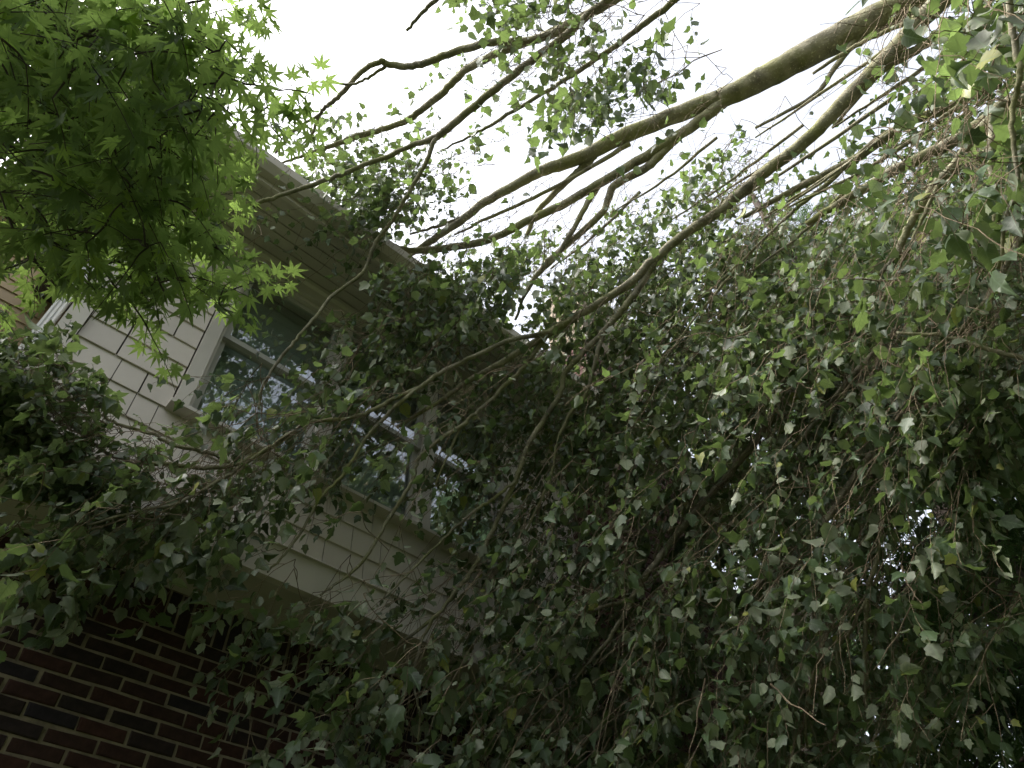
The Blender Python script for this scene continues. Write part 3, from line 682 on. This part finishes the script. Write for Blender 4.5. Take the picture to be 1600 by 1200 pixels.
        # crown that continues outside the frame on the right
for _ in range(150):
    px, py = rng.uniform(1640, 2000), rng.uniform(-150, 750); seeds.append((px, py, rng.uniform(4.0, 6.5)))
for _ in range(60):
    px, py = rng.uniform(1300, 1900), rng.uniform(-350, -20); seeds.append((px, py, rng.uniform(5.0, 7.5)))
for _ in range(38):        # near leaves at the top right corner
    seeds.append((rng.uniform(1400, 1620), rng.uniform(-30, 470), rng.uniform(2.6, 3.4)))
S = np.array([P(*s) for s in seeds])
ok = (S[:, 1] < 2.86) | (S[:, 2] > 6.9)
ok &= ~((S[:, 1] > 2.40) & (S[:, 2] > 6.0) & (S[:, 2] < 6.5 + np.maximum(0, S[:, 1] - 2.44) * .52))
ok &= ~((S[:, 0] > CX0 - .1) & (S[:, 0] < CX1 + .1) & (S[:, 1] > CY - .1))
S = S[ok]; sd_ = np.array(seeds)[ok]
skp = np.vstack(SK); skr = np.concatenate(SR)
dn = np.array([np.min(((skp - s) ** 2).sum(1)) for s in S]); order = np.argsort(dn)
nodes = np.zeros((len(skp) + len(S) * 4 + 9, 3)); nodes[:len(skp)] = skp; nn = len(skp)
twigs = Tubes(); shoots = Tubes(); leaves = Leaves()
HOUSE_ZONE = lambda p: p[1] > 2.93 and p[2] < 6.2
for i in order:
    s = S[i]; px, py, D = sd_[i]
    ledge = px < 270 and 470 < py < 760
    left = max(0.0, min(1.0, (900 - px) / 600))
    d = FLOW * .9 + np.array((-.2 * left, 0, -.5)) + rnd(.32)
    if py < 330: d = FLOW * .8 + np.array((0, 0, -.2)) + rnd(.4)
    if ledge: d = np.array((-.6, -.2, -.12)) + rnd(.5)
    d = _n(d); LS = rng.uniform(.10, .2) if ledge else rng.uniform(.3, .62)
    if D < 3.3: LS *= .75
    if s[1] + d[1] * LS * .7 > 2.9 and s[2] < 6.3: d[1] = -abs(d[1]) * .3; d = _n(d)
    s = s - d * LS * .5
    d2 = ((nodes[:nn] - s) ** 2).sum(1); j = int(np.argmin(d2)); a = nodes[j]; dist = math.sqrt(d2[j])
    if dist > .05:
        m1 = a + (s - a) * .35 + rnd(.07 * dist) - UP * .08 * dist; m2 = a + (s - a) * .7 + rnd(.05 * dist) - UP * .06 * dist
        q = catmull([a, m1, m2, s], 3); r0 = .0021 + .0024 * min(dist, 1.2)
        shoots.add(q, np.linspace(r0, .0021, len(q)), 3)
        nodes[nn:nn + 2] = q[[3, 6]]; nn += 2
    f = np.linspace(0, 1, 7)[:, None]
    st_ = s + d * LS * f - UP * .22 * LS * f ** 2 + np.cumsum(rng.normal(size=(7, 3)) * LS * .018, 0) * (f > 0)
    shoots.add(st_, np.linspace(.0023, .0011, 7), 3); nodes[nn] = st_[3]; nodes[nn + 1] = st_[6]; nn += 2
    size = (.046 if ledge else .055 if D > 3.3 else .062) * rng.uniform(.8, 1.2)
    sg = 1 if rng.random() < .5 else -1
    for k in range(4):
        b = st_[[1, 3, 5, 6][k]]; sd2 = np.cross(d, UP + rnd(.5)); sd2 = _n(sd2) * sg; sg = -sg
        dd = d * .7 + sd2 * (.75 if k < 3 else .1) - UP * .15 + rnd(.15); L = LS * rng.uniform(.28, .45) + .04
        if b[1] + dd[1] * L > 2.92 and s[2] < 6.3: dd[1] = -abs(dd[1]) * .3
        twig_with_leaves(twigs, leaves, b, dd, L, int(rng.integers(4, 8)), size, .7, .32, .0018, .65)
# bare arching shoots, where the crown was torn
for _ in range(70):
    px, py = rng.uniform(900, 1450), rng.uniform(330, 1180); D, sp = depth(px, py); D -= sp * rng.uniform(.3, 1.3)
    a = P(px, py, D); L = rng.uniform(.2, .55); d = _n(FLOW * .5 + (0, 0, -.9) + rnd(.7)); bend = rnd(.25)
    s = np.linspace(0, 1, 8)[:, None]; pts = a + d * L * s + bend * L * s ** 2 + rng.normal(size=(8, 3)) * .004
    shoots.add(pts, np.linspace(.0042, .0014, 8) * rng.uniform(.7, 1.3), 4)
tag(twigs.build('twigs', M['twig'], tree), kind='stuff'); tag(shoots.build('shoots', M['twig'], tree), kind='stuff')
# keep leaves out of the wall and glass, and few of them right in front of the limbs
pp = np.array(leaves.pos); lp = project(pp); sp_ = project(skp); sw = skr / np.maximum(sp_[:, 2], .3) * F
infront = np.zeros(len(pp), bool)
for k in np.where((sp_[:, 2] > 0) & (sw > 1.2))[0]:
    infront |= (np.abs(lp[:, 0] - sp_[k, 0]) < sw[k] + 13) & (np.abs(lp[:, 1] - sp_[k, 1]) < sw[k] + 12) & (lp[:, 2] < sp_[k, 2] + .05)
keep_ = ~(infront & (rng.random(len(pp)) < .86)) & ~((pp[:, 1] > 2.93) & (pp[:, 2] < 6.15) & (pp[:, 0] > -.4)) & ~((pp[:, 1] > 2.35) & (pp[:, 1] < 3.2) & (pp[:, 2] > 6.12) & (pp[:, 2] < 6.42) & (pp[:, 0] > -.7))
for nm in ('pos', 'y', 'n', 'sc'): setattr(leaves, nm, [v for v, k in zip(getattr(leaves, nm), keep_) if k])
leaves.build(tree, LOBED, M['leaf'])
print('fallen leaves', len(leaves.pos))

# ------------------------------------------------------------------ pointed-leaf maple on the left
mt = empty('japanese_maple', (-1.75, 1.0, 0)); mt.name = 'ornamental_maple'
tag(mt, 'ornamental maple with fine pointed bright green leaves filling the upper left corner', 'tree')
def ML(spec, sides=7):
    q, r = limb('branch', spec, M['maple_bark'], mt, sides, .03, 5); MK.append(q); return q
MK = []
ML([(-260, 120, 2.9, 26), (-120, 30, 2.6, 16), (0, 49, 2.45, 9), (62, 66, 2.4, 8), (131, 86, 2.35, 7), (212, 107, 2.3, 6), (292, 115, 2.2, 5), (340, 122, 2.15, 3.5), (400, 132, 2.1, 2.5), (490, 148, 2.1, 1.6)])
ML([(32, 58, 2.42, 6), (95, 62, 2.4, 5), (130, 54, 2.4, 5), (180, 35, 2.4, 4.5), (250, 16, 2.4, 4), (330, -5, 2.4, 3)])
ML([(-260, 330, 2.9, 24), (-100, 210, 2.6, 14), (0, 228, 2.5, 8), (50, 240, 2.45, 7), (90, 262, 2.4, 6), (150, 285, 2.35, 5), (240, 320, 2.3, 4), (335, 352, 2.25, 2)])
ML([(-100, 210, 2.6, 8), (0, 196, 2.5, 5), (60, 192, 2.4, 4), (150, 190, 2.3, 3), (260, 200, 2.25, 2)])
ML([(212, 107, 2.3, 4), (260, 150, 2.25, 3.5), (310, 200, 2.2, 2.5), (350, 240, 2.2, 1.6)])
ML([(90, 262, 2.4, 5), (120, 330, 2.3, 4), (160, 420, 2.2, 3), (210, 480, 2.15, 2)])
ML([(-60, 225, 2.55, 7), (-10, 300, 2.4, 5), (40, 380, 2.3, 4), (90, 450, 2.25, 2.5)])
ML([(62, 66, 2.4, 4), (140, 140, 2.35, 3.5), (190, 230, 2.3, 3), (260, 290, 2.25, 2)])
t0 = np.array((-1.75, 1.0, 0.0)); tops = [P(-260, 120, 2.9), P(-260, 330, 2.9)]
for k, tpp in enumerate(tops):
    o0 = t0 + (.05 * k, .06 * k, 0); q = catmull([(*o0, .07), (*(o0 + (.08, -.03, 1.0)), .055), (*(o0 + (tpp - o0) * .72 + (.05, .02, .1)), .042), (*tpp, .033)], 6)
    V, Q = tube(q[:, :3], q[:, 3], 10, .03); link('trunk', mesh_np('trunk', V, [Q], M['maple_bark'], True), mt); MK.append(q[:, :3])
MMAP = """
999998850
999999840
999998750
999999874
999998840
999998500
999998620
899998820
556777720
122454300
000021000
"""
ml = Leaves(); mtw = Tubes(); mseeds = []
for r_, row in enumerate(MMAP.split()):
    for c_, ch_ in enumerate(row):
        dgt = int(ch_); D0 = 2.35 - .02 * c_ - (.03 * max(0, r_ - 6))
        for _ in range(rng.poisson((dgt / 9) ** 2 * 9.5)):
            px, py = c_ * 50 + rng.uniform(-4, 54), r_ * 50 + rng.uniform(-4, 54)
            sp = .38 if dgt > 7 else .22
            mseeds.append(P(px, py, max(1.7, D0 + rng.normal() * sp)))
for _ in range(430): mseeds.append(P(rng.uniform(-650, -10), rng.uniform(-350, 480), rng.uniform(1.9, 3.2)))
for _ in range(800): mseeds.append(P(rng.uniform(-350, 150), rng.uniform(-450, 60), rng.uniform(2.6, 3.9)))
for x_ in range(400, 500, 22): mseeds.append(P(x_ - 8, 133 + (x_ - 400) * .17, 2.1))
mk = np.vstack(MK); MS = np.array(mseeds); dn = np.array([np.min(((mk - s) ** 2).sum(1)) for s in MS]); order = np.argsort(dn)
nodes = np.zeros((len(mk) + len(MS) * 3, 3)); nodes[:len(mk)] = mk; nn = len(mk)
for i in order:
    s = MS[i]; d2 = ((nodes[:nn] - s) ** 2).sum(1); j = int(np.argmin(d2)); a = nodes[j]; dist = math.sqrt(d2[j])
    out = _n((s - a) + 1e-4) * .6 + np.array((.45, .1, -.12)) + rnd(.35)
    if dist > .04:
        m1 = a + (s - a) * .5 + rnd(.07 * dist) + UP * .05 * dist; q = catmull([a, m1, s], 3); mtw.add(q, np.linspace(.0028, .0016, len(q)), 3)
        nodes[nn] = q[3]; nn += 1
    d = out; d[2] *= .5; d = _n(d); L = rng.uniform(.08, .17); sN = np.linspace(0, 1, 4)[:, None]
    pts = s + d * L * sN - UP * .25 * L * sN ** 2; mtw.add(pts, np.linspace(.0014, .0008, 4), 3); nodes[nn] = pts[2]; nn += 1
    for k in range(int(rng.integers(2, 4))):
        p = s + d * L * (.25 + .75 * k / 2.5); side = np.cross(d, UP); side /= np.linalg.norm(side)
        for sg in (-1, 1):
            y = side * sg * .8 + d * .6 - UP * rng.uniform(.15, .8) + rnd(.2); ml.add(p, y, UP + rnd(.36), .043 * rng.uniform(.75, 1.2))
tag(mtw.build('twigs', M['maple_bark'], mt), kind='stuff')
ml.build(mt, STAR, M['maple_leaf']); print('maple leaves', len(ml.pos))

# ------------------------------------------------------------------ cedar at the right edge
cz = empty('cedar_tree', (5.0, 0.7, 0)); tag(cz, 'dark cedar with drooping feathery fronds at the right edge', 'tree')
q = catmull([(5.0, .7, 0, .2), (4.95, .72, 3, .16), (5.0, .7, 6, .11), (5.02, .68, 10, .03)], 8)
V, Q = tube(q[:, :3], q[:, 3], 10, .04); link('trunk', mesh_np('trunk', V, [Q], M['maple_bark'], True), cz)
def frond(seed):
    rs = np.random.default_rng(seed); V, T = [], []
    def leaflet(p, d, l, wv):
        n0 = len(V); d = d / np.linalg.norm(d); s = np.array((-d[1], d[0], 0)); z = -.25 * (p[1] + d[1] * l) ** 2
        V.extend([(p[0] - s[0] * wv, p[1] - s[1] * wv, -.25 * p[1] ** 2), (p[0] + s[0] * wv, p[1] + s[1] * wv, -.25 * p[1] ** 2), (p[0] + d[0] * l + s[0] * wv * .4, p[1] + d[1] * l + s[1] * wv * .4, z), (p[0] + d[0] * l - s[0] * wv * .4, p[1] + d[1] * l - s[1] * wv * .4, z)]); T.extend([(n0, n0 + 1, n0 + 2), (n0, n0 + 2, n0 + 3)])
    leaflet(np.zeros(2), np.array((.03, 1.)), 1.0, .022)
    for i in range(7):
        f = .12 + i * .12
        for sg in (-1, 1):
            l = .42 * (1 - f * .65) * rs.uniform(.8, 1.2); b = np.array((.03 * f, f)); d = np.array((sg * .75, .7 + rs.uniform(-.1, .1))); d /= np.linalg.norm(d)
            leaflet(b, d, l, .02)
            for g_ in (.4, .7):
                leaflet(b + d * l * g_, np.array((sg * .15, 1.)), l * .35, .016); leaflet(b + d * l * g_, np.array((sg * 1., .2)), l * .3, .016)
    return np.array(V, float), np.array(T)
FROND = [frond(i) for i in range(3)]
cl = Leaves(); ctw = Tubes(); cl2 = []
for i in range(125):
    z = rng.uniform(2.2, 8.5); a = rng.uniform(0, 2 * math.pi); rr = (1.9 - .14 * z) * rng.uniform(.7, 1.15)
    b0 = np.array((5.0, .7, z)); d = np.array((math.cos(a), math.sin(a), -.15)); s = np.linspace(0, 1, 7)[:, None]
    pts = b0 + d * rr * s - UP * .45 * s ** 2 * rr; ctw.add(pts, np.linspace(.022, .004, 7), 5)
    for k in range(23):
        f = rng.uniform(.2, 1.0); p = b0 + d * rr * f - UP * .45 * f * f * rr + rnd(.08)
        cl.add(p, d * .5 + rnd(.35) - UP * rng.uniform(.3, 1.1), UP * .4 + rnd(.6), rng.uniform(.16, .34))
for (px, py, D) in [(1440, 690, 3.6), (1465, 700, 3.6), (1450, 745, 3.65), (1490, 735, 3.6), (1500, 690, 3.7), (1520, 760, 3.7), (1535, 790, 3.7), (1545, 745, 3.75), (1575, 800, 3.8), (1505, 800, 3.8), (1590, 870, 3.6), (1560, 830, 3.8), (1480, 770, 3.7), (1525, 720, 3.75)]:
    p = P(px, py, D); ctw.add(np.array([(5.0, .7, p[2] + .9), (p + np.array((5.0, .7, p[2] + .9))) / 2 + (0, 0, .05), p]), [.016, .010, .004], 5)
    for k in range(6): cl.add(p + rnd(.05), np.array((-.6, .05, -.7)) + rnd(.35), -ray(px, py) * .5 + UP * .6 + rnd(.35), rng.uniform(.10, .17))
tag(ctw.build('boughs', M['maple_bark'], cz), kind='stuff'); cl.build(cz, FROND, M['cedar'], 'frond', 'fronds', 200)

# ------------------------------------------------------------------ standing trees further off
def far_tree(name, label, x, y, h, rad, z0, nleaf, size, limbs=14, bend=0, group=None):
    t = empty(name, (x, y, 0)); tag(t, label, 'tree', group)
    q = catmull([(x, y, 0, h * .018), (x + .1, y + bend * .3, h * .35, h * .013), (x - .1, y + bend * .6, h * .7, h * .007), (x, y + bend, h * .97, .02)], 7)
    V, Q = tube(q[:, :3], q[:, 3], 9, .04); link('trunk', mesh_np('trunk', V, [Q], M['maple_bark'], True), t)
    lv = Leaves(); tips = []
    for i in range(limbs):
        f = rng.uniform(0, 1); zb = z0 + (h * .92 - z0) * f; a = i * 2.4 + rng.uniform(-.4, .4)
        rr = rad * (1 - .75 * max(0, f - .25)) * rng.uniform(.75, 1.2)
        b0 = np.array((x, y + bend * zb / h, zb)); d = np.array((math.cos(a), math.sin(a), rng.uniform(.1, .6)))
        s = np.linspace(0, 1, 6)[:, None]; pts = b0 + d * rr * s + np.cumsum(rng.normal(size=(6, 3)) * .06, 0); 
        V, Q = tube(pts, np.linspace(h * .005, .01, 6), 5); link('limb', mesh_np('limb', V, [Q], M['maple_bark'], True), t)
        for k in range(7): 
            ff = rng.uniform(.3, 1.05); tips.append((b0 + d * rr * ff + rnd(.28), .28 + .35 * rng.random()))
    per = max(1, nleaf // len(tips))
    for c, r0 in tips:
        for k in range(per):
            o = rnd(r0) * (1, 1, .7); lv.add(c + o, rnd(1) - UP * .5, UP + rnd(.6), size * rng.uniform(.6, 1.3))
    lv.build(t, KITE, M['far_leaf'], n_single=0, mass='crown')
far_tree('evergreen_tree', 'dense dark tree standing behind the hanging crown beside the chimney', 8.6, 3.6, 13.5, 2.6, 4.0, 9000, .12, 22)
far_tree('evergreen_tree', 'dark tree with small sky gaps standing behind the lower right foliage', 8.2, 1.0, 12.0, 2.6, 2.5, 13000, .13, 28)
far_tree('evergreen_tree', 'tall dark tree rising behind the cedar at the right edge', 8.6, -1.6, 13.0, 2.8, 2.5, 11000, .14, 26)
far_tree('yard_tree', 'tall broad tree across the yard, mirrored in the first window', 0.6, -8.2, 12.5, 3.0, 5.0, 7000, .2, 28, group='trees across the yard')
far_tree('yard_tree', 'tall broad tree across the yard, mirrored in the far window', 6.6, -7.6, 15.5, 3.4, 5.0, 7500, .2, 28, group='trees across the yard')
far_tree('yard_tree', 'tall broad tree across the yard at the far left', -5.0, -9.0, 11, 3.0, 3.0, 7000, .2, 26, group='trees across the yard')
far_tree('yard_tree', 'bushy tree added to darken the lower right foliage, just right of where the picture was taken', 6.6, -3.6, 12.0, 2.6, 1.0, 9000, .19, 26, group='trees across the yard')  # added beside the camera to keep light off the lower right leaves
far_tree('yard_tree', 'unseen dense low tree added to block side light, close on the right of where the picture was taken', 4.0, -4.6, 11.0, 2.1, 1.2, 9000, .19, 26, group='trees across the yard')  # second crown put out of view to deepen the shade lower right
for k, (x, y, h) in enumerate([(-14, -6, 9), (-11, -13, 9), (-4, -17, 9), (4, -18, 9), (11, -14, 10), (16, -8, 12), (-15, 2, 9)]):
    far_tree('distant_tree', 'unseen tree in a ring added round the yard to block low sky light', x, y, h, 4.6, 1.0, 3200, .42, 22, group='trees round the yard')  # ring added out of view to block sky light near the horizon
far_tree('distant_tree', 'distant tree glimpsed through the gaps low on the right', 18, 0, 13, 4.6, 1.0, 4200, .36, 24, group='trees round the yard')
far_tree('distant_tree', 'distant tree rising far behind the house past the chimney', 17, 8, 14, 4.6, 1.0, 4200, .36, 24, group='trees round the yard')
far_tree('added_shade_tree', 'unseen slim leafy tree added to shade the ledge leaves, beside the house, round the corner with the downspout', -2.5, 4.4, 9.6, 1.4, 4.0, 6000, .11, 20)  # unseen crown added where it keeps the sun off the ledge leaves
